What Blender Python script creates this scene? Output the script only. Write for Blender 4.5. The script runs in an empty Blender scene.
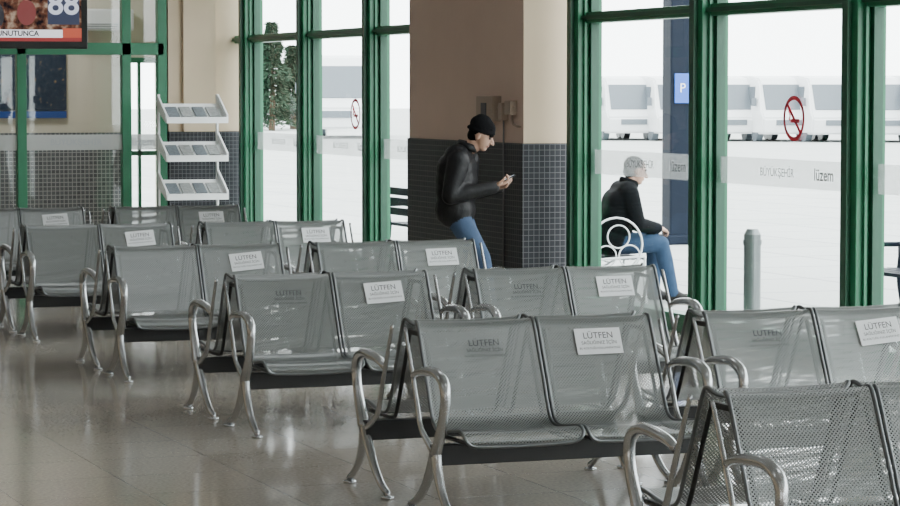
import bpy, bmesh, math, random
import numpy as np
from mathutils import Vector, Matrix, Euler
random.seed(4)
scene = bpy.context.scene
COL = scene.collection

# ---------------------------------------------------------------- materials
def newmat(name):
    m = bpy.data.materials.new(name); m.use_nodes = True
    nt = m.node_tree
    for n in list(nt.nodes): nt.nodes.remove(n)
    out = nt.nodes.new('ShaderNodeOutputMaterial')
    return m, nt, out

def pmat(name, col, rough=0.5, metal=0.0, noise=0.0, nscale=20.0, bump=0.0, emis=None, estr=0.0, spec=0.5):
    m, nt, out = newmat(name)
    p = nt.nodes.new('ShaderNodeBsdfPrincipled')
    p.inputs['Base Color'].default_value = (*col, 1)
    p.inputs['Roughness'].default_value = rough
    p.inputs['Metallic'].default_value = metal
    p.inputs['Specular IOR Level'].default_value = spec
    if emis:
        p.inputs['Emission Color'].default_value = (*emis, 1)
        p.inputs['Emission Strength'].default_value = estr
    if noise > 0 or bump > 0:
        tc = nt.nodes.new('ShaderNodeTexCoord')
        nz = nt.nodes.new('ShaderNodeTexNoise'); nz.inputs['Scale'].default_value = nscale
        nz.inputs['Detail'].default_value = 5
        nt.links.new(tc.outputs['Object'], nz.inputs['Vector'])
        if noise > 0:
            mx = nt.nodes.new('ShaderNodeMix'); mx.data_type = 'RGBA'
            mx.inputs[6].default_value = (*[c*(1-noise) for c in col], 1)
            mx.inputs[7].default_value = (*[min(1, c*(1+noise)) for c in col], 1)
            nt.links.new(nz.outputs['Fac'], mx.inputs[0])
            nt.links.new(mx.outputs[2], p.inputs['Base Color'])
        if bump > 0:
            b = nt.nodes.new('ShaderNodeBump'); b.inputs['Strength'].default_value = bump
            b.inputs['Distance'].default_value = 0.02
            nt.links.new(nz.outputs['Fac'], b.inputs['Height'])
            nt.links.new(b.outputs['Normal'], p.inputs['Normal'])
    nt.links.new(p.outputs[0], out.inputs[0])
    return m

def tilemat(name, c1, c2, grout, size=0.05, gw=0.004, rough=0.25, spec=0.5):
    m, nt, out = newmat(name)
    p = nt.nodes.new('ShaderNodeBsdfPrincipled')
    p.inputs['Roughness'].default_value = rough
    p.inputs['Specular IOR Level'].default_value = spec
    uv = nt.nodes.new('ShaderNodeTexCoord')
    b = nt.nodes.new('ShaderNodeTexBrick')
    b.offset = 0.0; b.squash = 1.0
    b.inputs['Color1'].default_value = (*c1, 1); b.inputs['Color2'].default_value = (*c2, 1)
    b.inputs['Mortar'].default_value = (*grout, 1)
    b.inputs['Scale'].default_value = 1.0
    b.inputs['Mortar Size'].default_value = gw
    b.inputs['Mortar Smooth'].default_value = 0.1
    b.inputs['Brick Width'].default_value = size; b.inputs['Row Height'].default_value = size
    nt.links.new(uv.outputs['UV'], b.inputs['Vector'])
    nt.links.new(b.outputs['Color'], p.inputs['Base Color'])
    nt.links.new(p.outputs[0], out.inputs[0])
    return m

def perfmat(name):
    m, nt, out = newmat(name)
    p = nt.nodes.new('ShaderNodeBsdfPrincipled')
    p.inputs['Base Color'].default_value = (0.285, 0.30, 0.298, 1)
    p.inputs['Roughness'].default_value = 0.38; p.inputs['Metallic'].default_value = 0.7
    uv = nt.nodes.new('ShaderNodeTexCoord')
    def vm(op, a, val=None):
        n = nt.nodes.new('ShaderNodeVectorMath'); n.operation = op
        nt.links.new(a, n.inputs[0])
        if val is not None: n.inputs[1].default_value = val
        return n
    sc = vm('MULTIPLY', uv.outputs['UV'], (1/0.015, 1/0.015, 0))
    ds = []
    for off in ((0, 0, 0), (0.5, 0.5, 0)):
        a = vm('ADD', sc.outputs[0], off)
        f = vm('FRACTION', a.outputs[0])
        s = vm('SUBTRACT', f.outputs[0], (0.5, 0.5, 0))
        l = vm('LENGTH', s.outputs[0]); ds.append(l.outputs['Value'])
    mn = nt.nodes.new('ShaderNodeMath'); mn.operation = 'MINIMUM'
    nt.links.new(ds[0], mn.inputs[0]); nt.links.new(ds[1], mn.inputs[1])
    lt = nt.nodes.new('ShaderNodeMath'); lt.operation = 'LESS_THAN'; lt.inputs[1].default_value = 0.205
    nt.links.new(mn.outputs[0], lt.inputs[0])
    tr = nt.nodes.new('ShaderNodeBsdfTransparent')
    mx = nt.nodes.new('ShaderNodeMixShader')
    nt.links.new(lt.outputs[0], mx.inputs[0])
    nt.links.new(p.outputs[0], mx.inputs[1]); nt.links.new(tr.outputs[0], mx.inputs[2])
    nt.links.new(mx.outputs[0], out.inputs[0])
    return m

def glassmat(name, refl=0.04, tint=(0.95, 0.97, 0.965)):
    m, nt, out = newmat(name)
    tr = nt.nodes.new('ShaderNodeBsdfTransparent'); tr.inputs[0].default_value = (*tint, 1)
    gl = nt.nodes.new('ShaderNodeBsdfGlossy'); gl.inputs['Roughness'].default_value = 0.02
    mx = nt.nodes.new('ShaderNodeMixShader'); mx.inputs[0].default_value = refl
    nt.links.new(tr.outputs[0], mx.inputs[1]); nt.links.new(gl.outputs[0], mx.inputs[2])
    nt.links.new(mx.outputs[0], out.inputs[0])
    return m

def frostmat(name, fac=0.33, tl=0.30):
    m, nt, out = newmat(name)
    tr = nt.nodes.new('ShaderNodeBsdfTransparent')
    d = nt.nodes.new('ShaderNodeBsdfTranslucent'); d.inputs[0].default_value = (tl, tl*1.03, tl*1.03, 1)
    d2 = nt.nodes.new('ShaderNodeBsdfDiffuse'); d2.inputs[0].default_value = (0.6, 0.62, 0.62, 1)
    a = nt.nodes.new('ShaderNodeMixShader'); a.inputs[0].default_value = 0.5
    nt.links.new(d.outputs[0], a.inputs[1]); nt.links.new(d2.outputs[0], a.inputs[2])
    mx = nt.nodes.new('ShaderNodeMixShader'); mx.inputs[0].default_value = fac
    nt.links.new(tr.outputs[0], mx.inputs[1]); nt.links.new(a.outputs[0], mx.inputs[2])
    nt.links.new(mx.outputs[0], out.inputs[0])
    return m

def floormat():
    m, nt, out = newmat('floor_terrazzo')
    p = nt.nodes.new('ShaderNodeBsdfPrincipled')
    tc = nt.nodes.new('ShaderNodeTexCoord')
    n1 = nt.nodes.new('ShaderNodeTexNoise'); n1.inputs['Scale'].default_value = 0.9; n1.inputs['Detail'].default_value = 3
    n2 = nt.nodes.new('ShaderNodeTexNoise'); n2.inputs['Scale'].default_value = 60; n2.inputs['Detail'].default_value = 2
    b = nt.nodes.new('ShaderNodeTexBrick'); b.offset = 0.0
    b.inputs['Scale'].default_value = 1; b.inputs['Brick Width'].default_value = 0.6; b.inputs['Row Height'].default_value = 0.6
    b.inputs['Mortar Size'].default_value = 0.003
    b.inputs['Color1'].default_value = (0.40, 0.352, 0.298, 1); b.inputs['Color2'].default_value = (0.37, 0.326, 0.276, 1)
    b.inputs['Mortar'].default_value = (0.27, 0.24, 0.205, 1)
    for n in (n1, n2): nt.links.new(tc.outputs['Object'], n.inputs['Vector'])
    nt.links.new(tc.outputs['UV'], b.inputs['Vector'])
    r2 = nt.nodes.new('ShaderNodeMapRange'); r2.inputs[1].default_value = 0.3; r2.inputs[2].default_value = 0.7
    r2.inputs[3].default_value = 0.82; r2.inputs[4].default_value = 1.18
    nt.links.new(n2.outputs['Fac'], r2.inputs[0])
    vmul = nt.nodes.new('ShaderNodeVectorMath'); vmul.operation = 'SCALE'
    nt.links.new(b.outputs['Color'], vmul.inputs[0]); nt.links.new(r2.outputs[0], vmul.inputs['Scale'])
    nt.links.new(vmul.outputs[0], p.inputs['Base Color'])
    r1 = nt.nodes.new('ShaderNodeMapRange'); r1.inputs[1].default_value = 0.35; r1.inputs[2].default_value = 0.65
    r1.inputs[3].default_value = 0.09; r1.inputs[4].default_value = 0.16
    nt.links.new(n1.outputs['Fac'], r1.inputs[0]); nt.links.new(r1.outputs[0], p.inputs['Roughness'])
    nt.links.new(p.outputs[0], out.inputs[0])
    return m

M = {}
M['perf'] = perfmat('perforated_steel')
M['chrome'] = pmat('cast_aluminium', (0.46, 0.47, 0.48), 0.27, 0.9)
M['rim'] = pmat('steel_rim', (0.17, 0.18, 0.185), 0.35, 0.85)
M['black'] = pmat('black_paint', (0.012, 0.012, 0.013), 0.45)
M['rubber'] = pmat('rubber', (0.02, 0.02, 0.02), 0.8)
M['paper'] = pmat('sticker_paper', (0.78, 0.79, 0.81), 0.6)
M['ink'] = pmat('ink', (0.05, 0.05, 0.06), 0.6)
M['green'] = pmat('green_frame', (0.012, 0.135, 0.062), 0.38, noise=0.15, nscale=3)
M['green_d'] = pmat('green_frame_dark', (0.006, 0.065, 0.032), 0.45)
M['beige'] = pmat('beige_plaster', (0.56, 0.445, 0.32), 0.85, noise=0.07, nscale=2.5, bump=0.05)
M['beige_shaded'] = pmat('pink_plaster_shaded', (0.50, 0.375, 0.31), 0.85, noise=0.07, nscale=2.5, bump=0.05)  # darker, pinker plaster copy: shade on the column's hall face put into colour
M['cream'] = pmat('cream_plaster', (0.66, 0.61, 0.50), 0.85, noise=0.05, nscale=2)
M['ceil'] = pmat('ceiling_paint', (0.45, 0.45, 0.44), 0.9)
M['tile'] = tilemat('dark_mosaic', (0.016, 0.017, 0.022), (0.026, 0.027, 0.033), (0.11, 0.11, 0.118), 0.048, 0.0028, rough=0.45, spec=0.25)
M['tile_l'] = tilemat('grey_mosaic', (0.11, 0.115, 0.125), (0.17, 0.175, 0.185), (0.42, 0.42, 0.42), 0.055, 0.005)
M['floor'] = floormat()
M['glass'] = glassmat('window_glass')
M['frost'] = frostmat('frosted_film')
M['red'] = pmat('sign_red', (0.62, 0.02, 0.05), 0.5)
M['white'] = pmat('white_paint', (0.78, 0.79, 0.80), 0.4)
M['greytxt'] = pmat('grey_letters', (0.30, 0.32, 0.34), 0.6)
M['pave'] = tilemat('paving', (0.37, 0.385, 0.375), (0.41, 0.425, 0.415), (0.25, 0.26, 0.26), 1.6, 0.03, 0.8)
M['steel'] = pmat('brushed_steel', (0.16, 0.18, 0.18), 0.35, 0.7)
M['skin'] = pmat('skin', (0.42, 0.25, 0.18), 0.55)
M['lip'] = pmat('lips', (0.30, 0.13, 0.11), 0.5)
M['leather'] = pmat('black_leather', (0.007, 0.007, 0.008), 0.48, bump=0.45, nscale=18, spec=0.22)
M['jacket'] = pmat('dark_jacket', (0.004, 0.005, 0.006), 0.8, bump=0.3, nscale=18, spec=0.05)
M['jeans'] = pmat('denim', (0.055, 0.085, 0.145), 0.9, noise=0.3, nscale=14, bump=0.4, spec=0.1)
M['jeans2'] = pmat('denim_light', (0.028, 0.052, 0.095), 0.9, noise=0.2, nscale=14, bump=0.3, spec=0.1)
M['shoe'] = pmat('shoe_leather', (0.010, 0.009, 0.008), 0.5, spec=0.2)
M['wool'] = pmat('knit_wool', (0.008, 0.008, 0.009), 0.95, bump=0.6, nscale=90, spec=0.05)
M['hair'] = pmat('dark_hair', (0.004, 0.0035, 0.003), 0.8, bump=0.5, nscale=80, spec=0.05)
M['eye'] = pmat('eye_dark', (0.03, 0.02, 0.02), 0.2)
M['bluepole'] = pmat('navy_paint', (0.003, 0.007, 0.016), 0.6, spec=0.15)
M['bluesign'] = pmat('blue_sign', (0.02, 0.10, 0.45), 0.5)
M['bluestrip'] = pmat('poster_blue', (0.02, 0.07, 0.28), 0.5)
M['buswhite'] = pmat('vehicle_white', (0.62, 0.63, 0.64), 0.4)
M['busglass'] = pmat('vehicle_glass', (0.10, 0.12, 0.14), 0.2)
M['leaf'] = pmat('conifer_leaf', (0.035, 0.062, 0.040), 0.95, noise=0.4, nscale=3, spec=0.05)
M['bark'] = pmat('bark', (0.12, 0.08, 0.05), 0.9)
M['socket'] = pmat('junction_beige', (0.30, 0.23, 0.18), 0.6)

# ---------------------------------------------------------------- helpers
def link(o, parent=None):
    COL.objects.link(o)
    if parent is not None: o.parent = parent
    return o

def empty(name, loc=(0, 0, 0), rz=0):
    e = bpy.data.objects.new(name, None); e.empty_display_size = 0.1
    e.location = loc; e.rotation_euler = (0, 0, rz); COL.objects.link(e); return e

def uvbox(bm):
    uvl = bm.loops.layers.uv.verify()
    bm.normal_update()
    for f in bm.faces:
        n = f.normal; a = max(range(3), key=lambda i: abs(n[i]))
        for l in f.loops:
            c = l.vert.co
            l[uvl].uv = (c.y, c.z) if a == 0 else ((c.x, c.z) if a == 1 else (c.x, c.y))

def mesh_from(bm, name, mats, smooth=False, uv=True):
    if uv: uvbox(bm)
    me = bpy.data.meshes.new(name)
    bm.to_mesh(me); bm.free()
    for m in mats: me.materials.append(m)
    if smooth:
        for p in me.polygons: p.use_smooth = True
    return me

def mkobj(name, me, parent=None, loc=(0, 0, 0), rot=(0, 0, 0)):
    o = bpy.data.objects.new(name, me); o.location = loc; o.rotation_euler = rot
    return link(o, parent)

def abox(bm, x0, x1, y0, y1, z0, z1, mi=0, bevel=0):
    r = bmesh.ops.create_cube(bm, size=1)
    vs = r['verts']
    for v in vs:
        v.co = Vector(((x0+x1)/2 + v.co.x*(x1-x0), (y0+y1)/2 + v.co.y*(y1-y0), (z0+z1)/2 + v.co.z*(z1-z0)))
    fs = set(f for v in vs for f in v.link_faces)
    for f in fs: f.material_index = mi
    if bevel > 0:
        es = list(set(e for v in vs for e in v.link_edges))
        r2 = bmesh.ops.bevel(bm, geom=es, offset=bevel, segments=2, affect='EDGES', profile=0.5)
        for f in r2['faces']: f.material_index = mi
    return vs

def boxobj(name, dims, mat, parent=None, bevel=0):
    bm = bmesh.new(); abox(bm, *dims, bevel=bevel)
    return mkobj(name, mesh_from(bm, name, [mat]), parent)

def catmull(pts, n):
    P = [Vector(p) for p in pts]
    if n <= 1: return P
    out = []
    for i in range(len(P)-1):
        p0 = P[max(i-1, 0)]; p1 = P[i]; p2 = P[i+1]; p3 = P[min(i+2, len(P)-1)]
        for k in range(n):
            t = k/n
            out.append(0.5*((2*p1)+(-p0+p2)*t+(2*p0-5*p1+4*p2-p3)*t*t+(-p0+3*p1-3*p2+p3)*t**3))
    out.append(P[-1]); return out

def tube(bm, pts, rad, ref=(1, 0, 0), seg=8, n=4, flat=1.0, mi=0, closed=False):
    if isinstance(rad, (int, float)): rad = [rad]*len(pts)
    rp = catmull([(r, 0, 0) for r in rad], n); P = catmull(pts, n)
    ref = Vector(ref).normalized(); rings = []
    for i, p in enumerate(P):
        if closed: t = P[(i+1) % len(P)]-P[i-1]
        else: t = P[min(i+1, len(P)-1)]-P[max(i-1, 0)]
        t.normalize()
        b = t.cross(ref)
        if b.length < 1e-4: b = t.cross(Vector((0.3, 1, 0.2)))
        b.normalize(); a = b.cross(t).normalized()
        r = rp[i].x
        rings.append([bm.verts.new(p + a*(math.cos(2*math.pi*k/seg)*r*flat) + b*(math.sin(2*math.pi*k/seg)*r)) for k in range(seg)])
    N = len(rings)
    for i in range(N if closed else N-1):
        A = rings[i]; B = rings[(i+1) % N]
        for k in range(seg):
            f = bm.faces.new((A[k], A[(k+1) % seg], B[(k+1) % seg], B[k])); f.material_index = mi; f.smooth = True
    if not closed:
        f = bm.faces.new(rings[0][::-1]); f.material_index = mi
        f = bm.faces.new(rings[-1]); f.material_index = mi

def ring(bm, c, r, tr, axis='y', n=28, mi=0, sx=1, seg=6):
    pts = []
    for k in range(n):
        a = 2*math.pi*k/n
        u, v = math.cos(a)*r*sx, math.sin(a)*r
        pts.append({'y': (c[0]+u, c[1], c[2]+v), 'x': (c[0], c[1]+u, c[2]+v), 'z': (c[0]+u, c[1]+v, c[2])}[axis])
    tube(bm, pts, tr, ref={'y': (0, 1, 0), 'x': (1, 0, 0), 'z': (0, 0, 1)}[axis], seg=seg, n=1, mi=mi, closed=True)

def cyl(bm, c, r, z0, z1, seg=16, mi=0, r2=None):
    res = bmesh.ops.create_cone(bm, cap_ends=True, segments=seg, radius1=r, radius2=r if r2 is None else r2, depth=z1-z0,
                          matrix=Matrix.Translation((c[0], c[1], (z0+z1)/2)))
    for f in set(f for v in res['verts'] for f in v.link_faces): f.material_index = mi

def font_mesh(text, size, mat, align='CENTER', spacing=1.0, bold=0.0):
    cu = bpy.data.curves.new('txt', 'FONT'); cu.body = text; cu.size = size; cu.align_x = align; cu.align_y = 'CENTER'
    cu.space_character = spacing; cu.offset = bold
    o = bpy.data.objects.new('txt', cu); COL.objects.link(o)
    dg = bpy.context.evaluated_depsgraph_get(); dg.update()
    me = bpy.data.meshes.new_from_object(o.evaluated_get(dg))
    bpy.data.objects.remove(o); me.materials.clear(); me.materials.append(mat)
    return me

# ---------------------------------------------------------------- room shell
XW = 8.8       # inner face of the glazed wall posts
YE = 31.0      # end wall
HC = 4.2
boxobj('floor', (-4, 9.02, -4, 34.6, -0.02, 0), M['floor'])
boxobj('ground', (-60, 260, -60, 260, -0.08, -0.03), M['pave'])
boxobj('ceiling', (-4, 9.05, -4, 34.6, HC, HC+0.15), M['ceil'])
boxobj('wall_left', (-4.2, -4, -4, 34.6, 0, HC), M['beige'])
bm = bmesh.new()
abox(bm, -4, 9.02, -4.2, -4, 2.6, HC)
for x0, x1 in ((-4, -2.2), (-0.4, 5.2), (7.0, 9.02)): abox(bm, x0, x1, -4.2, -4, 0, 2.6)
mkobj('wall_back', mesh_from(bm, 'wall_back', [M['beige']]))
boxobj('wall_right', (8.8, 9.05, -4, YE, 3.45, HC), M['beige'])
# column
bm = bmesh.new()
abox(bm, 8.55, 9.05, 21.1, 23.96, 1.40, HC, 0)
cm = mesh_from(bm, 'column', [M['beige_shaded'], M['beige']])
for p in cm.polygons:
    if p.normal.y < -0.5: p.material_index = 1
col = empty('column_pier', (0, 0, 0))
mkobj('shaft', cm, col)
boxobj('mosaic_cladding', (8.535, 9.05, 21.085, 23.975, 0, 1.40), M['tile'], col)

# glazed wall : posts
posts = [20.53, 18.19, 15.84, 13.5, 11.16, 8.82, 6.48, 4.14, 1.8, -0.54, -2.9]
postsL = [30.35, 28.09, 25.85, 23.97]
def post(bm, y):
    w = 0.22
    abox(bm, XW, XW+0.22, y, y+w, 0, 3.45, 0, 0.006)
    abox(bm, XW-0.035, XW, y+0.07, y+0.15, 0, 3.45, 1)
    abox(bm, XW+0.05, XW+0.07, y-0.03, y, 0, 3.45, 0)
    abox(bm, XW+0.10, XW+0.17, y-0.05, y, 0, 3.45, 1)
bm = bmesh.new()
allp = posts + postsL
for y in allp: post(bm, y)
def rails(bm, y0, y1):
    abox(bm, XW+0.06, XW+0.20, y0, y1, 2.40, 2.49, 0, 0.004)
    abox(bm, XW+0.03, XW+0.06, y0, y1, 2.43, 2.46, 1)
    abox(bm, XW+0.06, XW+0.20, y0, y1, 0.0, 0.14, 0, 0.004)
    abox(bm, XW+0.06, XW+0.20, y0, y1, 3.36, 3.45, 0)
rails(bm, -4, 20.53); rails(bm, 24.1, YE)
mkobj('trim_1', mesh_from(bm, 'window_frames', [M['green'], M['green_d']]))
boxobj('window_1', (XW+0.14, XW+0.15, -4, 20.6, 0.1, 3.45), M['glass'])
boxobj('window_2', (XW+0.14, XW+0.15, 24.1, YE, 0.1, 3.45), M['glass'])
bandm = font_mesh('BÜYÜKŞEHİR', 0.085, M['greytxt'])
bandm2 = font_mesh('lüzem', 0.12, M['greytxt'], bold=0.002)
seq = sorted(allp)
for i in range(len(seq)-1):
    a, b = seq[i]+0.22, seq[i+1]
    if a > 20.5 and b < 24.5: continue
    if a < 9: continue
    e = empty('frosted_window_film', (XW+0.132, (a+b)/2, 1.26))
    hw = (b-a)/2-0.06
    boxobj('film', (-0.001, 0.001, -hw, hw, -0.10, 0.10), M['frost'], e)
    mkobj('lettering', bandm, e, (-0.004, 0.1, 0), (math.pi/2, 0, -math.pi/2))
    mkobj('lettering_2', bandm2, e, (-0.004, -0.6, 0), (math.pi/2, 0, -math.pi/2))

def nosmoke(y, z):
    bm = bmesh.new()
    n = 40
    def annulus(r0, r1, x, mi):
        A = [bm.verts.new((x, math.cos(2*math.pi*k/n)*r0, math.sin(2*math.pi*k/n)*r0)) for k in range(n)]
        B = [bm.verts.new((x, math.cos(2*math.pi*k/n)*r1, math.sin(2*math.pi*k/n)*r1)) for k in range(n)]
        for k in range(n):
            f = bm.faces.new((A[k], A[(k+1) % n], B[(k+1) % n], B[k])); f.material_index = mi
    annulus(0.13, 0.16, 0, 0)
    vs = abox(bm, -0.001, 0.001, -0.135, 0.135, -0.013, 0.013, 0)
    bmesh.ops.rotate(bm, verts=vs, cent=(0, 0, 0), matrix=Matrix.Rotation(math.radians(45), 3, 'X'))
    abox(bm, 0.001, 0.002, -0.08, 0.045, -0.03, -0.003, 0)
    abox(bm, 0.001, 0.002, 0.052, 0.065, -0.03, -0.003, 0)
    tube(bm, [(0.002, 0.075, -0.01), (0.002, 0.06, 0.02), (0.002, 0.08, 0.05), (0.002, 0.06, 0.08)], 0.005, seg=4)
    mkobj('no_smoking_sign', mesh_from(bm, 'no_smoking_sign', [M['red']]), None, (XW+0.128, y, z))
nosmoke(16.97, 1.65); nosmoke(26.69, 1.60)

# end wall
ew = bmesh.new()
abox(ew, 8.05, 9.05, YE, YE+0.25, 1.36, HC, 0)
abox(ew, 8.22, 8.62, YE-0.06, YE, 1.36, HC, 0)
mkobj('wall_end', mesh_from(ew, 'wall_end', [M['beige']]))
boxobj('baseboard_end', (8.05, 9.03, YE-0.015, YE+0.25, 0, 1.36), M['tile'])
bm = bmesh.new()
for x in (4.9, 6.31, 7.55, 7.98): abox(bm, x-0.055, x+0.055, YE, YE+0.12, 0, HC, 0, 0.005)
abox(bm, -4, 8.0, YE, YE+0.12, 2.26, 2.40, 0, 0.004)
abox(bm, -4, 8.0, YE, YE+0.12, 0.0, 0.1, 0)
for x in (-2.5, -0.7, 1.1, 3.0): abox(bm, x-0.055, x+0.055, YE, YE+0.12, 0, HC, 0)
mkobj('trim_2', mesh_from(bm, 'partition_frame', [M['green']]))
boxobj('window_3', (-4, 8.0, YE+0.05, YE+0.06, 0.1, HC), M['glass'])
e = empty('frosted_window_film', (5, YE+0.04, 1.24))
M['frost2'] = frostmat('frosted_film_booth', 0.6, 0.6)
boxobj('film', (-1.5, 2.95, -0.001, 0.001, -0.09, 0.09), M['frost2'], e)
pm = font_mesh('BÜYÜKŞEHİR', 0.10, M['greytxt'])
mkobj('lettering_1', pm, e, (1.95, -0.004, 0), (math.pi/2, 0, 0))
mkobj('lettering_2', font_mesh('lüzem', 0.13, M['greytxt'], bold=0.002), e, (2.74, -0.004, 0), (math.pi/2, 0, 0))
# booth room behind the partition
bm = bmesh.new()
abox(bm, -4, 8.32, 34.4, 34.6, 1.30, HC)
abox(bm, 8.32, 8.80, 34.4, 34.6, 2.25, HC)
abox(bm, 8.80, 9.05, 34.4, 34.6, 0, HC)
mkobj('wall_booth', mesh_from(bm, 'wall_booth', [M['cream']]))
boxobj('baseboard_booth', (-4, 8.32, 34.38, 34.6, 0, 1.30), M['tile_l'])
boxobj('wall_booth_side', (8.85, 9.05, YE+0.25, 34.4, 0, HC), M['cream'])
bm = bmesh.new()
abox(bm, 8.30, 8.36, 34.27, 34.36, 0, 2.27); abox(bm, 8.76, 8.82, 34.27, 34.36, 0, 2.27); abox(bm, 8.30, 8.82, 34.27, 34.36, 2.2, 2.27)
abox(bm, 8.50, 8.54, 34.30, 34.35, 0, 2.2); abox(bm, 8.36, 8.76, 34.30, 34.35, 1.0, 1.06)
mkobj('trim_3', mesh_from(bm, 'door_frame', [M['green']]))
# night-city poster
pe = empty('wall_poster', (7.33, 34.36, 1.95))
m, nt, out = newmat('poster_print')
p = nt.nodes.new('ShaderNodeBsdfPrincipled'); tc = nt.nodes.new('ShaderNodeTexCoord')
nz = nt.nodes.new('ShaderNodeTexNoise'); nz.inputs['Scale'].default_value = 16; nz.inputs['Detail'].default_value = 8
cr = nt.nodes.new('ShaderNodeValToRGB')
cr.color_ramp.elements[0].position = 0.42; cr.color_ramp.elements[0].color = (0.008, 0.022, 0.05, 1)
cr.color_ramp.elements[1].position = 0.74; cr.color_ramp.elements[1].color = (0.35, 0.22, 0.1, 1)
el = cr.color_ramp.elements.new(0.60); el.color = (0.02, 0.04, 0.07, 1)
nt.links.new(tc.outputs['Object'], nz.inputs['Vector']); nt.links.new(nz.outputs['Fac'], cr.inputs[0])
nt.links.new(cr.outputs[0], p.inputs['Base Color']); nt.links.new(p.outputs[0], out.inputs[0])
boxobj('print', (-1.1, 0.24, -0.01, 0, -0.36, 0.45), m, pe)
boxobj('lower_strip', (-1.1, 0.24, -0.012, 0, -0.46, -0.37), M['bluestrip'], pe)
ac = empty('air_conditioner', (8.0, 34.38, 2.75))
bm = bmesh.new(); abox(bm, -0.42, 0.42, -0.24, 0, -0.14, 0.14, 0, 0.03)
for k in range(3): abox(bm, -0.38, 0.38, -0.25, -0.235, -0.12+k*0.03, -0.11+k*0.03, 1)
mkobj('unit', mesh_from(bm, 'ac_unit', [M['white'], M['greytxt']]), ac)

# ---------------------------------------------------------------- benches
PROF = [(0.045, 0.800), (0.065, 0.824), (0.092, 0.815), (0.125, 0.755), (0.175, 0.650), (0.225, 0.545), (0.265, 0.455),
        (0.305, 0.393), (0.365, 0.372), (0.45, 0.378), (0.55, 0.392), (0.62, 0.400), (0.660, 0.392), (0.682, 0.365), (0.676, 0.340)]
profs = catmull([(a, b, 0) for a, b in PROF], 4)
def panel_mesh(sg, x0, x1):
    bm = bmesh.new(); uvl = bm.loops.layers.uv.verify()
    L = [0]
    for i in range(1, len(profs)): L.append(L[-1]+(profs[i]-profs[i-1]).length)
    T = L[-1]; R = 0.055; nx = 7; rows = []
    for i, p in enumerate(profs):
        s = L[i]; ins = 0
        for q in (s, T-s):
            if q < R: ins = R-math.sqrt(max(0, R*R-(R-q)**2))
        row = []
        for k in range(nx):
            x = x0+ins+(x1-x0-2*ins)*k/(nx-1)
            d = 0.010*(1-((x-(x0+x1)/2)/((x1-x0)/2))**2)
            row.append((bm.verts.new((x, sg*(p.x-d*0.4), p.y-d*0.8)), (x, s)))
        rows.append(row)
    for i in range(len(rows)-1):
        for k in range(nx-1):
            q = [rows[i][k], rows[i][k+1], rows[i+1][k+1], rows[i+1][k]]
            if sg > 0: q = q[::-1]
            f = bm.faces.new([a[0] for a in q]); f.smooth = True
            for l, a in zip(f.loops, q): l[uvl].uv = a[1]
    loop = [r[0][0].co.copy() for r in rows] + [rows[-1][k][0].co.copy() for k in range(1, nx)] + \
           [r[-1][0].co.copy() for r in rows[::-1]][1:] + [rows[0][k][0].co.copy() for k in range(nx-2, 0, -1)]
    tube(bm, loop, 0.0085, ref=(1, 0.01, 0.02), seg=6, n=1, mi=1, closed=True)
    return mesh_from(bm, 'seat_panel', [M['perf'], M['rim']], uv=False)

def leg_mesh(sg, x):
    bm = bmesh.new()
    def P(l): return [(x, sg*a, b) for a, b in l]
    tube(bm, P([(0.205, 0.600), (0.27, 0.622), (0.38, 0.634), (0.49, 0.636), (0.572, 0.606), (0.600, 0.545), (0.580, 0.460), (0.535, 0.375), (0.478, 0.285)]),
         [0.014, 0.018, 0.022, 0.022, 0.022, 0.020, 0.020, 0.022, 0.026], seg=8, n=4, flat=1.2)
    tube(bm, P([(0.475, 0.315), (0.500, 0.215), (0.560, 0.120), (0.640, 0.055), (0.700, 0.026)]), [0.029, 0.024, 0.020, 0.018, 0.017], flat=1.0)
    tube(bm, P([(0.480, 0.300), (0.420, 0.215), (0.345, 0.130), (0.250, 0.060), (0.160, 0.026)]), [0.027, 0.024, 0.020, 0.018, 0.017], flat=1.0)
    tube(bm, P([(0.46, 0.285), (0.36, 0.335), (0.285, 0.385), (0.235, 0.49), (0.155, 0.66), (0.085, 0.80)]), [0.018, 0.015, 0.014, 0.013, 0.011, 0.009], flat=0.9)
    for f in (0.700, 0.160):
        cyl(bm, (x, sg*f), 0.012, 0.010, 0.035, 10)
        cyl(bm, (x, sg*f), 0.029, 0.0, 0.013, 14)
    return mesh_from(bm, 'leg_arm', [M['chrome']], smooth=True)

def beam_mesh():
    bm = bmesh.new()
    for sg in (-1, 1):
        y = sg*0.455
        abox(bm, -0.01, 1.24, min(y-0.03, y+0.03), max(y-0.03, y+0.03), 0.235, 0.325, 0, 0.004)
        for xx in (0.09, 0.58, 0.66, 1.15):
            tube(bm, [(xx, sg*0.655, 0.345), (xx, sg*0.5, 0.345), (xx, sg*0.33, 0.35), (xx, sg*0.27, 0.41), (xx, sg*0.17, 0.62), (xx, sg*0.095, 0.775)], 0.010, seg=6, n=3, mi=0)
    for xx in (0.09, 1.15):
        abox(bm, xx-0.012, xx+0.012, -0.10, 0.10, 0.755, 0.775, 0)
    return mesh_from(bm, 'beam', [M['black']])

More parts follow.
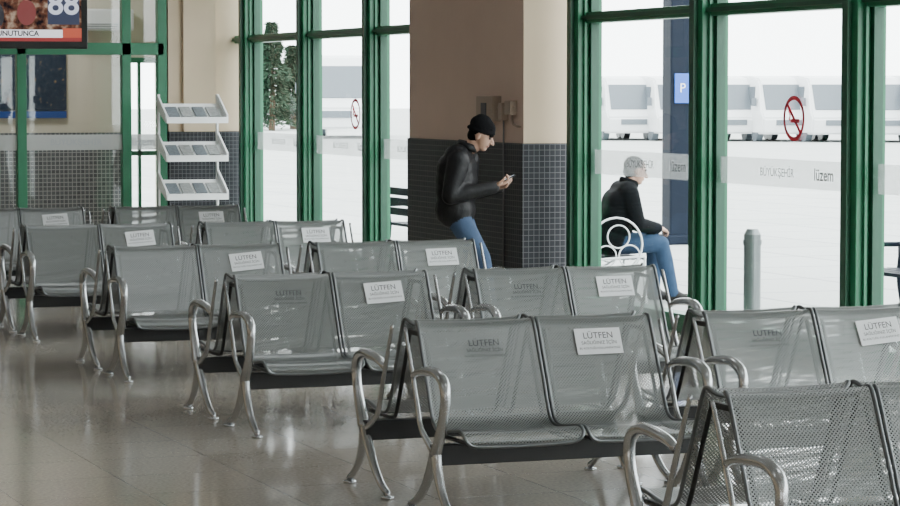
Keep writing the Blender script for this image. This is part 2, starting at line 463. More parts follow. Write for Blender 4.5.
PX = [(0.055, 0.608), (0.627, 1.180)]
pan = {(sg, i): panel_mesh(sg, *PX[i]) for sg in (-1, 1) for i in (0, 1)}
legs = {(sg, i): leg_mesh(sg, (0.0, 1.235)[i]) for sg in (-1, 1) for i in (0, 1)}
beamm = beam_mesh()
bm = bmesh.new(); abox(bm, -0.112, 0.112, -0.062, 0.062, -0.0008, 0.0008)
paperm = mesh_from(bm, 'paper', [M['paper']])
t1 = font_mesh('LÜTFEN', 0.042, M['ink']); t2 = font_mesh('SAĞLIĞINIZ İÇİN', 0.022, M['ink']); t3 = font_mesh('BU KOLTUĞU KULLANMAYINIZ', 0.014, M['ink'])
pt, pb = Vector((0, -0.125, 0.755)), Vector((0, -0.225, 0.545))
up = (pt-pb).normalized(); nrm = Vector((0, up.z, -up.y))
nrm = -nrm if nrm.y > 0 else nrm
def sticker(parent, x, z, ang, paper=True):
    k = (z-pb.z)/(pt.z-pb.z); c = pb+(pt-pb)*k; c.x = x
    e = bpy.data.objects.new('sticker', None); e.empty_display_size = 0.05; link(e, parent)
    R = Matrix((Vector((1, 0, 0)), up, nrm)).transposed().to_4x4()
    e.matrix_local = Matrix.Translation(c+nrm*(0.004 if paper else 0.003)) @ R @ Matrix.Rotation(ang, 4, 'Z')
    if paper: mkobj('sticker_paper', paperm, e)
    mkobj('sticker_text_1', t1, e, (0, 0.026, 0.002)); mkobj('sticker_text_2', t2, e, (0, -0.008, 0.002)); mkobj('sticker_text_3', t3, e, (0, -0.034, 0.002))

rowsY = [8.30, 11.31, 14.44, 17.35, 20.30, 23.30]
rowsX = [4.02, 3.985, 4.04, 4.055, 4.08, 4.07]
pitch = [1.42, 1.41, 1.42, 1.39, 1.40, 1.41]
for ri, y in enumerate(rowsY):
    for ci in (0, 1):
        x = rowsX[ri]+pitch[ri]*ci
        e = empty('waiting_bench', (x, y, 0), math.radians(random.uniform(-0.3, 0.3)))
        for (sg, i), me in pan.items(): mkobj('seat_%d' % (i+1 + (2 if sg > 0 else 0)), me, e)
        for (sg, i), me in legs.items(): mkobj('leg_arm_%d' % (i+1 + (2 if sg > 0 else 0)), me, e)
        mkobj('beam', beamm, e)
        if ri == 0:
            continue
        sticker(e, 0.92+random.uniform(-0.02, 0.02), 0.715, math.radians(random.uniform(0, 6)))
        if ri in (1, 2): sticker(e, 0.35, 0.70, 0, paper=False)

# ---------------------------------------------------------------- brochure rack
rk = empty('brochure_rack', (8.14, 30.25, 0))
bm = bmesh.new()
for sx in (-0.36, 0.34):
    abox(bm, sx, sx+0.02, 0.18, 0.24, 0.0, 1.80, 0)
    abox(bm, sx, sx+0.02, -0.20, 0.24, 0.0, 0.05, 0)
for k, z in enumerate((1.50, 1.06, 0.62)):
    for sx in (-0.37, 0.35):
        v = [(sx, -0.20, z-0.03), (sx, -0.20, z+0.07), (sx, 0.20, z+0.30), (sx, 0.20, z+0.12)]
        A = [bm.verts.new(c) for c in v]; B = [bm.verts.new((c[0]+0.02, c[1], c[2])) for c in v]
        bm.faces.new(A); bm.faces.new(B[::-1])
        for i in range(4): bm.faces.new((A[i], B[i], B[(i+1) % 4], A[(i+1) % 4]))
    vs = abox(bm, -0.35, 0.35, -0.21, 0.21, -0.008, 0.008, 0)
    bmesh.ops.rotate(bm, verts=vs, cent=(0, 0, 0), matrix=Matrix.Rotation(math.radians(27), 3, 'X'))
    bmesh.ops.translate(bm, verts=vs, vec=(0, 0, z+0.09))
    abox(bm, -0.36, 0.36, -0.215, -0.20, z-0.03, z+0.04, 0)
    for j in range(4):
        vs = abox(bm, -0.31+j*0.16, -0.18+j*0.16, -0.13, 0.10, 0.012, 0.024, 1 if j % 2 else 2)
        bmesh.ops.rotate(bm, verts=vs, cent=(0, 0, 0), matrix=Matrix.Rotation(math.radians(27), 3, 'X'))
        bmesh.ops.translate(bm, verts=vs, vec=(0, 0, z+0.09))
mkobj('frame', mesh_from(bm, 'rack', [M['white'], pmat('brochure_a', (0.25, 0.26, 0.26), 0.5, noise=0.6, nscale=30), pmat('brochure_b', (0.12, 0.14, 0.16), 0.5, noise=0.6, nscale=30)]), rk)

# ---------------------------------------------------------------- television
tv = empty('television', (5.12, 25.4, 2.60), math.radians(-4))
bm = bmesh.new(); abox(bm, -0.68, 0.68, 0, 0.07, -0.36, 0.42, 0, 0.01)
tube(bm, [(0, 0.1, 0.1), (0, 0.14, 0.6), (0, 0.14, 1.58)], 0.025, ref=(1, 0, 0), n=2)
abox(bm, -0.15, 0.15, 0.06, 0.12, -0.1, 0.2)
mkobj('casing', mesh_from(bm, 'tv_casing', [M['black']]), tv)
def em(name, c, s=1.0): return pmat(name, tuple(0.02 for _ in c), 0.4, emis=c, estr=s)
def scr(name, x0, x1, z0, z1, mat, d=0.002): boxobj(name, (x0, x1, -d, 0.0, z0, z1), mat, tv)
m, nt, out = newmat('tv_picture')
p = nt.nodes.new('ShaderNodeEmission'); tc = nt.nodes.new('ShaderNodeTexCoord')
nz = nt.nodes.new('ShaderNodeTexNoise'); nz.inputs['Scale'].default_value = 11; nz.inputs['Detail'].default_value = 4
crt = nt.nodes.new('ShaderNodeValToRGB')
crt.color_ramp.elements[0].position = 0.38; crt.color_ramp.elements[0].color = (0.015, 0.012, 0.015, 1)
crt.color_ramp.elements[1].position = 0.68; crt.color_ramp.elements[1].color = (0.50, 0.38, 0.28, 1)
el = crt.color_ramp.elements.new(0.52); el.color = (0.16, 0.07, 0.045, 1)
nt.links.new(tc.outputs['Object'], nz.inputs['Vector']); nt.links.new(nz.outputs['Fac'], crt.inputs[0])
nt.links.new(crt.outputs[0], p.inputs[0]); nt.links.new(p.outputs[0], out.inputs[0])
scr('screen_picture', -0.62, 0.62, -0.29, 0.38, m)
scr('screen_ticker', -0.62, 0.62, -0.29, -0.255, em('tv_red', (0.35, 0.03, 0.03), 1), 0.004)
scr('screen_banner', -0.62, 0.44, -0.255, -0.18, em('tv_white', (1.2, 1.2, 1.25), 1), 0.004)
scr('screen_banner_red', -0.62, -0.15, -0.175, -0.135, em('tv_red2', (0.6, 0.05, 0.04), 1), 0.004)
scr('screen_corner', 0.44, 0.62, -0.255, -0.165, em('tv_red3', (0.6, 0.10, 0.05), 1), 0.004)
scr('screen_side', 0.30, 0.60, -0.13, 0.38, em('tv_blue', (0.03, 0.04, 0.09), 1), 0.003)
def disc(name, x, z, rx, rz, mat, d):
    bm = bmesh.new()
    vs = [bm.verts.new((x+math.cos(2*math.pi*k/24)*rx, -d, z+math.sin(2*math.pi*k/24)*rz)) for k in range(24)]
    bm.faces.new(vs); mkobj(name, mesh_from(bm, name, [mat]), tv)
disc('screen_presenter_head', -0.25, 0.18, 0.055, 0.08, em('tv_skin', (0.45, 0.26, 0.18), 1), 0.006)
disc('screen_presenter_body', -0.25, -0.05, 0.14, 0.16, em('tv_dark', (0.02, 0.02, 0.03), 1), 0.004)
disc('screen_guest_head', 0.10, 0.16, 0.045, 0.065, em('tv_skin2', (0.45, 0.27, 0.19), 1), 0.006)
disc('screen_guest_body', 0.10, -0.02, 0.09, 0.12, em('tv_redc', (0.22, 0.04, 0.04), 1), 0.004)
mkobj('screen_text', font_mesh('ACI UNUTUNCA', 0.070, M['ink'], bold=0.002), tv, (-0.05, -0.006, -0.218), (math.pi/2, 0, 0))
mkobj('screen_text_2', font_mesh('88', 0.30, em('tv_num', (0.8, 0.85, 1.0), 1), bold=0.006), tv, (0.45, -0.006, 0.06), (math.pi/2, 0, 0))

# ---------------------------------------------------------------- boxes on the column
jb = empty('junction_box', (8.535, 21.80, 1.68))
bm = bmesh.new()
abox(bm, -0.07, 0.015, -0.20, 0.20, -0.10, 0.12, 0, 0.01)
abox(bm, -0.08, -0.07, -0.06, 0.06, -0.05, 0.06, 1, 0.003)
abox(bm, -0.05, 0.015, -0.36, -0.27, -0.09, 0.06, 0, 0.006)
abox(bm, -0.05, 0.015, -0.56, -0.42, -0.04, 0.08, 0, 0.006)
tube(bm, [(-0.01, -0.15, 0.02), (-0.02, -0.4, 0.02), (-0.02, -0.6, 0.03)], 0.012, ref=(0, 0, 1), n=2)
tube(bm, [(-0.01, -0.50, -0.03), (-0.02, -0.55, -0.12), (-0.0, -0.66, -0.14)], 0.010, ref=(1, 0, 0), n=2)
mkobj('boxes', mesh_from(bm, 'jb', [M['socket'], M['ink']]), jb)
bm = bmesh.new()
tube(bm, [(8.528, 21.5, 1.6), (8.528, 21.5, 1.0), (8.528, 21.5, 0.0)], 0.008, ref=(1, 0, 0), n=1)
mkobj('cable_conduit', mesh_from(bm, 'conduit', [pmat('conduit_grey', (0.13, 0.125, 0.13), 0.6)], smooth=True))

# ---------------------------------------------------------------- people
def sph(bm, c, r, seg=16, Mx=None):
    m = Matrix.Translation(c) @ (Mx if Mx else Matrix.Identity(4)) @ Matrix.Diagonal((r[0], r[1], r[2], 1))
    bmesh.ops.create_uvsphere(bm, u_segments=seg, v_segments=seg//2+2, radius=1, matrix=m)

def capsule(bm, a, ra, b, rb, seg=16):
    a = Vector(a); b = Vector(b); sph(bm, a, (ra,)*3, seg); sph(bm, b, (rb,)*3, seg)
    d = b-a
    if d.length < 1e-5: return
    q = d.to_track_quat('Z', 'Y').to_matrix().to_4x4()
    bmesh.ops.create_cone(bm, cap_ends=True, segments=seg, radius1=ra, radius2=rb, depth=d.length, matrix=Matrix.Translation((a+b)/2) @ q)

def surf(name, prims, voxel, labels, parent, smooth_it=4, T=None):
    """prims -> one continuous voxel-remeshed surface, faces coloured by nearest part"""
    T = T or Matrix.Identity(4)
    sc = T.to_scale()[0]
    Rm = T.to_3x3().normalized().to_4x4()
    bm = bmesh.new(); P = []
    for pr in prims:
        if pr[0] == 'c':
            a = T @ Vector(pr[1]); b = T @ Vector(pr[3]); ra, rb = pr[2]*sc, pr[4]*sc
            capsule(bm, a, ra, b, rb); P.append(('c', a, ra, b, rb, pr[5]))
        else:
            c = T @ Vector(pr[1]); r = tuple(q*sc for q in pr[2]); R = Rm @ Euler(pr[3]).to_matrix().to_4x4()
            sph(bm, c, r, 20, R); P.append(('e', c, r, R, pr[4]))
    me = bpy.data.meshes.new(name+'_src'); bm.to_mesh(me); bm.free()
    o = bpy.data.objects.new('tmp', me); COL.objects.link(o)
    r = o.modifiers.new('r', 'REMESH'); r.mode = 'VOXEL'; r.voxel_size = voxel
    s = o.modifiers.new('s', 'SMOOTH'); s.factor = 0.5; s.iterations = smooth_it
    dg = bpy.context.evaluated_depsgraph_get(); dg.update()
    nm = bpy.data.meshes.new_from_object(o.evaluated_get(dg)); bpy.data.objects.remove(o)
    nm.materials.clear()
    for l in labels: nm.materials.append(M[l])
    n = len(nm.polygons); C = np.empty(n*3); nm.polygons.foreach_get('center', C); C = C.reshape(-1, 3)
    best = np.full(n, 1e9); idx = np.zeros(n, dtype=np.int32)
    for p in P:
        if p[0] == 'c':
            a = np.array(p[1]); b = np.array(p[3]); ab = b-a; L = max(ab@ab, 1e-9)
            t = np.clip((C-a)@ab/L, 0, 1); d = np.linalg.norm(C-(a+t[:, None]*ab), axis=1)-(p[2]+(p[4]-p[2])*t); lb = p[5]
        else:
            R = np.array(p[3].to_3x3()); q = (C-np.array(p[1]))@R; rr = np.array(p[2])
            k0 = np.linalg.norm(q/rr, axis=1); k1 = np.linalg.norm(q/rr**2, axis=1)+1e-9; d = k0*(k0-1)/k1; lb = p[4]
        mk = d < best; best[mk] = d[mk]; idx[mk] = labels.index(lb)
    nm.polygons.foreach_set('material_index', idx)
    nm.polygons.foreach_set('use_smooth', np.ones(n, dtype=bool))
    nm.update()
    return mkobj(name, nm, parent)

def hand_prims(curl=(0.5, 0.7, 0.5), mir=1, spread=0.1):
    pr = []
    ys = (0.030, 0.010, -0.010, -0.029); ln = (0.072, 0.080, 0.074, 0.058)
    for y, L in zip(ys, ln):
        y *= mir
        pr.append(('c', (0.0, y*0.6, 0), 0.017, (0.085, y, 0), 0.0125, 'skin'))
        p = Vector((0.085, y, 0)); a = 0.0; yaw = y*spread*10
        for s, cu, r in zip((0.45, 0.31, 0.24), curl, (0.0095, 0.0085, 0.0075)):
            a += cu
            q = p + Vector((math.cos(a)*math.cos(yaw), math.sin(yaw)*math.cos(a), -math.sin(a)))*L*s
            pr.append(('c', tuple(p), r+0.0007, tuple(q), r, 'skin')); p = q
    pr.append(('c', (0.012, 0.022*mir, -0.004), 0.018, (0.045, 0.046*mir, -0.014), 0.0125, 'skin'))
    pr.append(('c', (0.045, 0.046*mir, -0.014), 0.0115, (0.074, 0.052*mir, -0.028), 0.010, 'skin'))
    pr.append(('c', (0.074, 0.052*mir, -0.028), 0.010, (0.094, 0.042*mir, -0.040), 0.0085, 'skin'))
    return pr

def frame(o, x, z):
    x = Vector(x).normalized(); z = Vector(z); z = (z-x*z.dot(x)).normalized(); y = z.cross(x)
    R = Matrix((x, y, z)).transposed().to_4x4()
    return Matrix.Translation(o) @ R

def person(name, loc, rz, J, headpos, headrot, top='leather', legs='jeans', cap=True, scale=1.0, hands=(), fat=1.0):
    root = empty(name, loc, rz); root.scale = (scale,)*3
    V = {k: Vector(v) for k, v in J.items()}
    pr = []
    lat = V.get('lat', Vector((0, 1, 0)))
    def hc(c, hw, r, lb): pr.append(('c', tuple(c-lat*hw), r, tuple(c+lat*hw), r, lb))
    hc(V['pelvis'], 0.065, 0.112, legs)
    hc(V['hem'], 0.065, 0.126*fat, top)
    hc(V['belly'], 0.06, 0.130*fat, top); hc((V['belly']+V['chest'])/2, 0.07, 0.128*fat, top)
    hc(V['chest'], 0.085, 0.120*fat, top); hc(V['upper'], 0.125, 0.082*fat, top)
    pr.append(('c', tuple(V['upper']), 0.085, tuple(V['neck0']), 0.066, top))
    pr.append(('c', tuple(V['neck0']), 0.056, tuple(V['neck1']), 0.052, 'skin'))
    for s in ('L', 'R'):
        pr.append(('c', tuple(V['sh'+s]), 0.074*fat, tuple(V['el'+s]), 0.057*fat, top))
        fa = V['el'+s].lerp(V['wr'+s], 0.35)
        pr.append(('c', tuple(V['el'+s]), 0.055*fat, tuple(fa), 0.055*fat, top))
        pr.append(('c', tuple(fa), 0.054*fat, tuple(V['wr'+s]), 0.042*fat, top))
        pr.append(('c', tuple(V['wr'+s]), 0.026, tuple(V['wr'+s]+(V['wr'+s]-V['el'+s]).normalized()*0.03), 0.024, 'skin'))
        th = V['hip'+s].lerp(V['kn'+s], 0.4)
        pr.append(('c', tuple(V['hip'+s]), 0.100, tuple(th), 0.095, legs)); pr.append(('c', tuple(th), 0.095, tuple(V['kn'+s]), 0.071, legs))
        cf = V['kn'+s].lerp(V['an'+s], 0.35)
        pr.append(('c', tuple(V['kn'+s]), 0.071, tuple(cf), 0.073, legs)); pr.append(('c', tuple(cf), 0.073, tuple(V['an'+s]), 0.058, legs))
        an, to = V['an'+s], V['to'+s]
        heel = Vector((an.x-0.03, an.y, 0.042))
        pr.append(('c', tuple(an), 0.045, tuple(heel), 0.042, 'shoe')); pr.append(('c', tuple(heel), 0.042, tuple(to), 0.038, 'shoe'))
        pr.append(('c', tuple(an), 0.044, tuple(heel.lerp(to, 0.6)), 0.042, 'shoe'))
    surf('body', pr, 0.012, [top, legs, 'skin', 'shoe'], root, 3)
    bm = bmesh.new(); n0 = V['neck0']
    pts = []
    for k in range(16):
        a = 2*math.pi*k/16; pts.append((n0.x+math.cos(a)*0.070, n0.y+math.sin(a)*0.072, n0.z+0.018-0.022*math.cos(a)))
    tube(bm, pts, 0.018, ref=(0, 0, 1), seg=8, n=1, closed=True, flat=1.8)
    mkobj('collar', mesh_from(bm, 'collar', [M[top]], smooth=True), root)
    HM = Matrix.Translation(headpos) @ Euler(headrot).to_matrix().to_4x4()
    hp = [('e', (-0.012, 0, 0.03), (0.098, 0.077, 0.090), (0, 0, 0), 'skin'),
          ('e', (0.030, 0, -0.03), (0.066, 0.060, 0.085), (0, 0, 0), 'skin'),
          ('e', (0.048, 0, -0.085), (0.040, 0.042, 0.030), (0, 0, 0), 'skin'),
          ('c', (0.090, 0, 0.012), 0.010, (0.116, 0, -0.026), 0.014, 'skin'),
          ('c', (0.104, -0.013, -0.028), 0.009, (0.104, 0.013, -0.028), 0.009, 'skin'),
          ('c', (0.087, -0.018, -0.058), 0.009, (0.087, 0.018, -0.058), 0.009, 'lip'),
          ('c', (0.083, -0.045, 0.028), 0.009, (0.090, -0.012, 0.030), 0.009, 'hair'),
          ('c', (0.083, 0.045, 0.028), 0.009, (0.090, 0.012, 0.030), 0.009, 'hair'),
          ('e', (-0.005, 0.077, -0.012), (0.020, 0.012, 0.034), (0, 0, 0.3), 'skin'),
          ('e', (-0.005, -0.077, -0.012), (0.020, 0.012, 0.034), (0, 0, -0.3), 'skin'),
          ('c', (0.02, 0, -0.06), 0.05, (-0.035, 0, -0.13), 0.052, 'skin')]
    hp += [('e', (-0.022, 0, 0.040), (0.098, 0.081, 0.088), (0, 0.1, 0), 'hair'), ('e', (-0.05, 0, -0.02), (0.058, 0.070, 0.06), (0, 0, 0), 'hair')]
    surf('head', hp, 0.005, ['skin', 'lip', 'hair'], root, 2, HM)
    bm = bmesh.new()
    for s in (-1, 1): sph(bm, HM @ Vector((0.083, s*0.029, 0.008)), (0.010,)*3, 10)
    mkobj('eyes', mesh_from(bm, 'eyes', [M['eye']], smooth=True), root)
    if cap:
        cp = [('e', (-0.015, 0, 0.070), (0.112, 0.094, 0.082), (0, 0.12, 0), 'wool'), ('e', (-0.03, 0, 0.12), (0.07, 0.06, 0.045), (0, 0, 0), 'wool')]
        for k in range(20):
            a0 = 2*math.pi*k/20; a1 = 2*math.pi*(k+1)/20
            f = lambda a: (-0.015+math.cos(a)*0.103, math.sin(a)*0.084, 0.036+0.014*math.cos(a))
            cp.append(('c', f(a0), 0.015, f(a1), 0.015, 'wool'))
        surf('knit_cap', cp, 0.006, ['wool'], root, 2, HM)
    for i, (o, x, z, mir, cu) in enumerate(hands):
        surf('hand_%d' % (i+1), hand_prims(cu, mir), 0.0035, ['skin'], root, 1, frame(o, x, z))
    return root

# standing man with phone (looking down at it)
J = dict(pelvis=(-0.06, 0, 0.83), hem=(-0.065, 0, 0.83), belly=(-0.055, 0, 0.97), chest=(-0.055, 0, 1.15), upper=(-0.03, 0, 1.255),
         neck0=(0.035, 0, 1.32), neck1=(0.09, 0, 1.37),
         shL=(0.0, 0.185, 1.225), shR=(0.0, -0.185, 1.225), elL=(-0.01, 0.26, 0.95), elR=(-0.05, -0.26, 0.945),
         wrL=(0.265, 0.10, 1.005), wrR=(0.265, -0.085, 1.01),
         hipL=(-0.05, 0.085, 0.80), hipR=(-0.05, -0.085, 0.80), knL=(0.07, 0.10, 0.45), knR=(0.17, -0.09, 0.45),
         anL=(0.04, 0.12, 0.09), anR=(0.24, -0.12, 0.09), toL=(0.20, 0.14, 0.038), toR=(0.40, -0.14, 0.038))
sm = person('standing_man', (7.97, 21.0, 0), math.radians(-33), J, (0.145, 0, 1.425), (0, math.radians(24), 0), cap=True, scale=1.035, fat=1.24,
       hands=[((0.275, -0.075, 1.018), (1, 0.35, 0.35), (0.3, 0, -1), 1, (0.5, 0.75, 0.6)),
              ((0.275, 0.09, 1.010), (1, -0.45, 0.25), (0.2, 0.5, -1), -1, (0.45, 0.7, 0.5))])
bm = bmesh.new(); vs = abox(bm, -0.072, 0.072, -0.036, 0.036, -0.005, 0.005, 0, 0.003)
abox(bm, -0.066, 0.066, -0.032, 0.032, 0.0052, 0.0056, 1)
mkobj('phone', mesh_from(bm, 'phone', [M['black'], em('phone_screen', (0.6, 0.7, 0.8), 1)]), sm, (0.365, -0.035, 1.075), (0, math.radians(-28), math.radians(15)))

# seated man outside + ring chair
J2 = dict(pelvis=(0.0, 0, 0.53), hem=(0.01, 0, 0.56), belly=(0.05, 0, 0.68), chest=(0.10, 0, 0.88), upper=(0.14, 0, 0.985),
          neck0=(0.185, 0, 1.045), neck1=(0.215, 0, 1.09),
          shL=(0.14, 0.18, 0.965), shR=(0.14, -0.18, 0.965), elL=(0.20, 0.25, 0.70), elR=(0.20, -0.25, 0.70),
          wrL=(0.42, 0.10, 0.66), wrR=(0.42, -0.10, 0.66),
          hipL=(0.03, 0.09, 0.53), hipR=(0.03, -0.09, 0.53), knL=(0.46, 0.13, 0.52), knR=(0.45, -0.12, 0.52),
          anL=(0.46, 0.14, 0.09), anR=(0.55, -0.13, 0.09), toL=(0.62, 0.16, 0.038), toR=(0.71, -0.14, 0.038))
SX, SY, SR = 9.68, 21.88, math.radians(-8)
person('seated_man', (SX, SY, -0.03), SR, J2, (0.245, 0, 1.165), (0, math.radians(15), 0), top='jacket', legs='jeans2', cap=False, fat=1.17,
       hands=[((0.43, -0.095, 0.665), (1, 0.6, -0.3), (-0.2, -0.6, 1), 1, (0.4, 0.6, 0.4)),
              ((0.43, 0.095, 0.665), (1, -0.6, -0.3), (-0.2, 0.6, 1), -1, (0.4, 0.6, 0.4))])
ch = empty('garden_chair', (SX, SY, -0.03), SR)
bm = bmesh.new()
for y in (-0.32, 0.32):
    ring(bm, (-0.02, y, 0.53), 0.235, 0.010); ring(bm, (0.10, y, 0.43), 0.095, 0.007); ring(bm, (-0.11, y, 0.43), 0.09, 0.007); ring(bm, (0.0, y, 0.60), 0.10, 0.007)
    tube(bm, [(-0.22, y, 0.0), (-0.20, y, 0.3), (-0.22, y, 0.5), (-0.28, y, 0.80)], 0.011, ref=(0, 1, 0))
    tube(bm, [(0.26, y, 0.0), (0.23, y, 0.25), (0.24, y, 0.40), (0.20, y, 0.42), (-0.2, y, 0.40)], 0.011, ref=(0, 1, 0))
for k in range(9):
    x = -0.2+k*0.053; abox(bm, x, x+0.035, -0.31, 0.31, 0.395, 0.41, 1)
for yy in (-0.2, 0.0, 0.2): ring(bm, (-0.255, yy, 0.68), 0.1, 0.008, axis='x')
for z in (0.56, 0.80): tube(bm, [(-0.25, -0.31, z), (-0.265, 0, z), (-0.25, 0.31, z)], 0.011, ref=(0, 0, 1))
mkobj('frame', mesh_from(bm, 'garden_chair', [M['white'], M['bluepole']]), ch)

# ---------------------------------------------------------------- outdoor objects
def bollard(x, y):
    bm = bmesh.new()
    cyl(bm, (0, 0), 0.068, 0, 0.74, 24); cyl(bm, (0, 0), 0.078, 0.0, 0.03, 24); cyl(bm, (0, 0), 0.075, 0.66, 0.70, 24)
    cyl(bm, (0, 0), 0.068, 0.74, 0.785, 24, r2=0.045)
    mkobj('steel_bollard', mesh_from(bm, 'bollard', [M['steel']], smooth=False), None, (x, y, -0.03))
bollard(9.70, 19.12)
pl = empty('sign_pole', (14.12, 29.9, -0.03))
bm = bmesh.new(); abox(bm, -0.13, 0.13, -0.13, 0.13, 0, 5, 0, 0.02); abox(bm, -0.18, 0.18, -0.18, 0.18, 0, 0.12, 0, 0.02)
mkobj('pole', mesh_from(bm, 'pole', [M['bluepole']]), pl)
bm = bmesh.new(); abox(bm, -0.09, 0.11, -0.16, -0.14, 1.72, 2.08, 0, 0.005)
mkobj('sign_plate', mesh_from(bm, 'plate', [M['bluesign']]), pl)
mkobj('sign_letter', font_mesh('P', 0.16, M['white']), pl, (0.01, -0.165, 1.9), (math.pi/2, 0, 0))

A = math.radians(20.5)
def at(u, d):
    r = (u-450)*d/2700
    return d*math.sin(A)+r*math.cos(A), d*math.cos(A)-r*math.sin(A)

def minibus(u, d, rz, name='minibus', sc=1.0):
    x, y = at(u, d)
    e = empty(name, (x, y, -0.03), rz); e.scale = (sc,)*3
    bm = bmesh.new()
    sec = [(-2.9, 0.28), (-2.95, 0.85), (-2.75, 1.15), (-2.35, 2.05), (-2.1, 2.30), (-1.0, 2.40), (2.8, 2.38), (2.9, 2.1), (2.92, 0.28)]
    Lf = [bm.verts.new((-1.0 if z < 1.6 else -0.92, yy, z)) for yy, z in sec]
    Rt = [bm.verts.new((1.0 if z < 1.6 else 0.92, yy, z)) for yy, z in sec]
    bm.faces.new(Lf); bm.faces.new(Rt[::-1])
    for i in range(len(sec)):
        j = (i+1) % len(sec); bm.faces.new((Lf[j], Lf[i], Rt[i], Rt[j]))
    bmesh.ops.recalc_face_normals(bm, faces=bm.faces)
    bmesh.ops.bevel(bm, geom=list(bm.edges), offset=0.06, segments=2, affect='EDGES')
    mkobj('bodywork', mesh_from(bm, 'bus_body', [M['buswhite']]), e)
    bm = bmesh.new()
    abox(bm, -0.84, 0.84, -0.02, 0.02, -0.50, 0.50, 0, 0.015)
    bmesh.ops.rotate(bm, verts=[v for v in bm.verts], cent=(0, 0, 0), matrix=Matrix.Rotation(math.radians(-24), 3, 'X'))
    bmesh.ops.translate(bm, verts=[v for v in bm.verts], vec=(0, -2.56, 1.62))
    for s in (-1, 1):
        for k in range(4): abox(bm, s*0.97-0.02, s*0.97+0.02, -1.9+k*1.15, -0.9+k*1.15, 1.2, 2.0)
    abox(bm, -0.5, 0.5, -2.97, -2.93, 0.6, 0.8)
    mkobj('windows', mesh_from(bm, 'bus_win', [M['busglass']]), e)
    bm = bmesh.new()
    for s in (-1, 1):
        for yy in (-1.9, 1.8):
            bmesh.ops.create_cone(bm, cap_ends=True, segments=20, radius1=0.33, radius2=0.33, depth=0.24, matrix=Matrix.Translation((s*0.86, yy, 0.33)) @ Matrix.Rotation(math.pi/2, 4, 'Y'))
        abox(bm, s*1.12-0.08, s*1.12+0.08, -2.3, -2.2, 1.3, 1.6)
    mkobj('wheels', mesh_from(bm, 'bus_wheels', [M['busglass']]), e)
for k in range(9):
    u = 560+k*50+random.uniform(-3, 3); minibus(u, 104-k*0.8, math.radians(-20+12))
minibus(345, 108, math.radians(-24), 'coach', 1.35)

def tree(u, d, h, wd=0.24):
    x, y = at(u, d); e = empty('conifer_tree', (x, y, -0.03))
    bm = bmesh.new(); tube(bm, [(0, 0, 0), (0.05, 0, h*0.4), (0, 0, h*0.95)], [0.16, 0.11, 0.03], n=3)
    mkobj('trunk', mesh_from(bm, 'trunk', [M['bark']]), e)
    V, F = [], []
    for k in range(7000):
        t = random.random()**0.75; z = 0.5+t*(h-0.5); R = ((1-t)*h*wd+0.08)*(0.8+0.25*math.sin(z*5))
        a = random.uniform(0, 6.28); rr = R*math.sqrt(random.random())*(1+0.2*math.sin(3*a))
        c = Vector((math.cos(a)*rr, math.sin(a)*rr, z-rr*0.3))
        o = Vector((math.cos(a), math.sin(a), random.uniform(-0.7, 0.3))).normalized()*random.uniform(0.12, 0.32)
        s = o.cross(Vector((random.uniform(-1, 1), random.uniform(-1, 1), 1))).normalized()*0.05
        i = len(V); V += [c-s, c+s, c+o+s*0.4, c+o-s*0.4]; F.append((i, i+1, i+2, i+3))
    me = bpy.data.meshes.new('foliage'); me.from_pydata([tuple(v) for v in V], [], F); me.materials.append(M['leaf'])
    mkobj('foliage', me, e)
tree(272, 125, 5.0, 0.30); tree(293, 130, 4.0, 0.36); tree(250, 128, 4.6, 0.32); tree(312, 134, 3.8, 0.36)

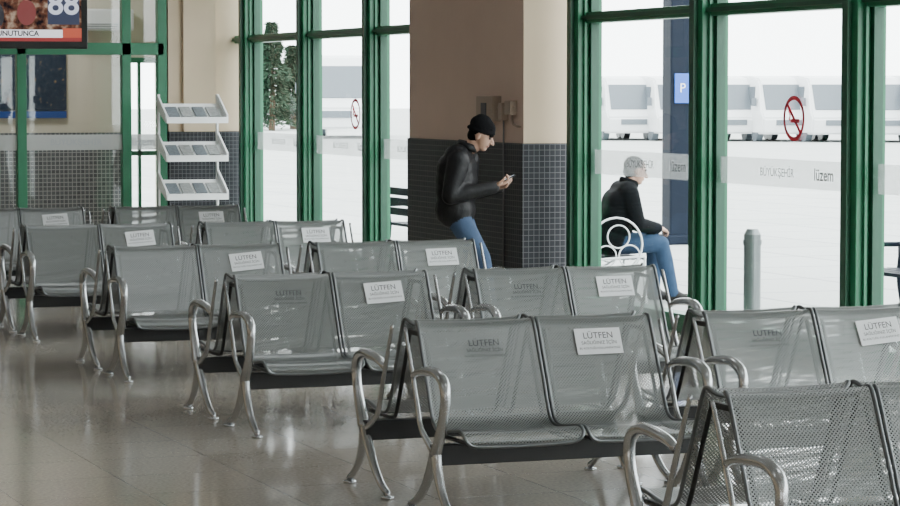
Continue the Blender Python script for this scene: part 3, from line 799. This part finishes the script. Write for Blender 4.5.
def outbench(x, y, rz):
    e = empty('outdoor_bench', (x, y, -0.03), rz); bm = bmesh.new()
    for sx in (-0.7, 0.7):
        tube(bm, [(sx, -0.2, 0), (sx, -0.17, 0.42), (sx, -0.2, 0.62), (sx, 0.2, 0.64)], 0.02, ref=(1, 0, 0))
        tube(bm, [(sx, 0.25, 0), (sx, 0.18, 0.42), (sx, 0.27, 0.85)], 0.02, ref=(1, 0, 0))
    for k in range(4): abox(bm, -0.75, 0.75, -0.2+k*0.1, -0.12+k*0.1, 0.42, 0.45)
    for k in range(3): abox(bm, -0.75, 0.75, 0.2+k*0.02, 0.22+k*0.02, 0.54+k*0.11, 0.62+k*0.11)
    mkobj('slats', mesh_from(bm, 'outbench', [M['bluepole']]), e)
x, y = at(410, 28.6); outbench(x+0.2, y, math.radians(90))
x, y = at(925, 21.0); outbench(x, y, math.radians(-90))

# ---------------------------------------------------------------- lights
for i, y in enumerate((2.0, 8.0, 14.0, 20.0, 26.5)):
    for j, x in enumerate((0.5, 5.5)):
        e = empty('ceiling_fill', (x, y, HC))  # unseen overhead lamps, added to brighten the hall and the bench fronts
        bm = bmesh.new(); abox(bm, -0.62, 0.62, -0.16, 0.16, -0.07, 0.0, 0); abox(bm, -0.58, 0.58, -0.12, 0.12, -0.078, -0.07, 1)
        mkobj('fill_fixture', mesh_from(bm, 'fill_fixture', [M['white'], em('fill_glow', (0.95, 0.98, 1.0), 3)]), e)
        l = bpy.data.lights.new('fill_lamp', 'AREA'); l.shape = 'RECTANGLE'; l.size = 1.16; l.size_y = 0.24; l.energy = 15; l.color = (0.95, 0.98, 1.0)
        lo = bpy.data.objects.new('fill_lamp', l); lo.location = (0, 0, -0.085); link(lo, e)
e = empty('ceiling_fill', (6.5, 32.8, HC))  # one more unseen lamp, added to make the booth lighter
l = bpy.data.lights.new('fill_lamp', 'AREA'); l.size = 1.0; l.energy = 90
lo = bpy.data.objects.new('fill_lamp', l); lo.location = (0, 0, -0.085); link(lo, e)
boxobj('fill_fixture', (-0.5, 0.5, -0.5, 0.5, -0.07, 0), M['white'], e)

w = bpy.data.worlds.new('overcast'); scene.world = w; w.use_nodes = True
nt = w.node_tree; bg = nt.nodes['Background']
bg.inputs[0].default_value = (0.95, 0.985, 1.0, 1); bg.inputs[1].default_value = 9.5

# ---------------------------------------------------------------- camera
cam = bpy.data.cameras.new('camera'); co = bpy.data.objects.new('camera', cam); COL.objects.link(co)
cam.lens = 108; cam.sensor_width = 36; cam.clip_end = 500
co.location = (0, 0, 1.85)
co.rotation_euler = (math.radians(90-3.455), 0, -A)
scene.camera = co
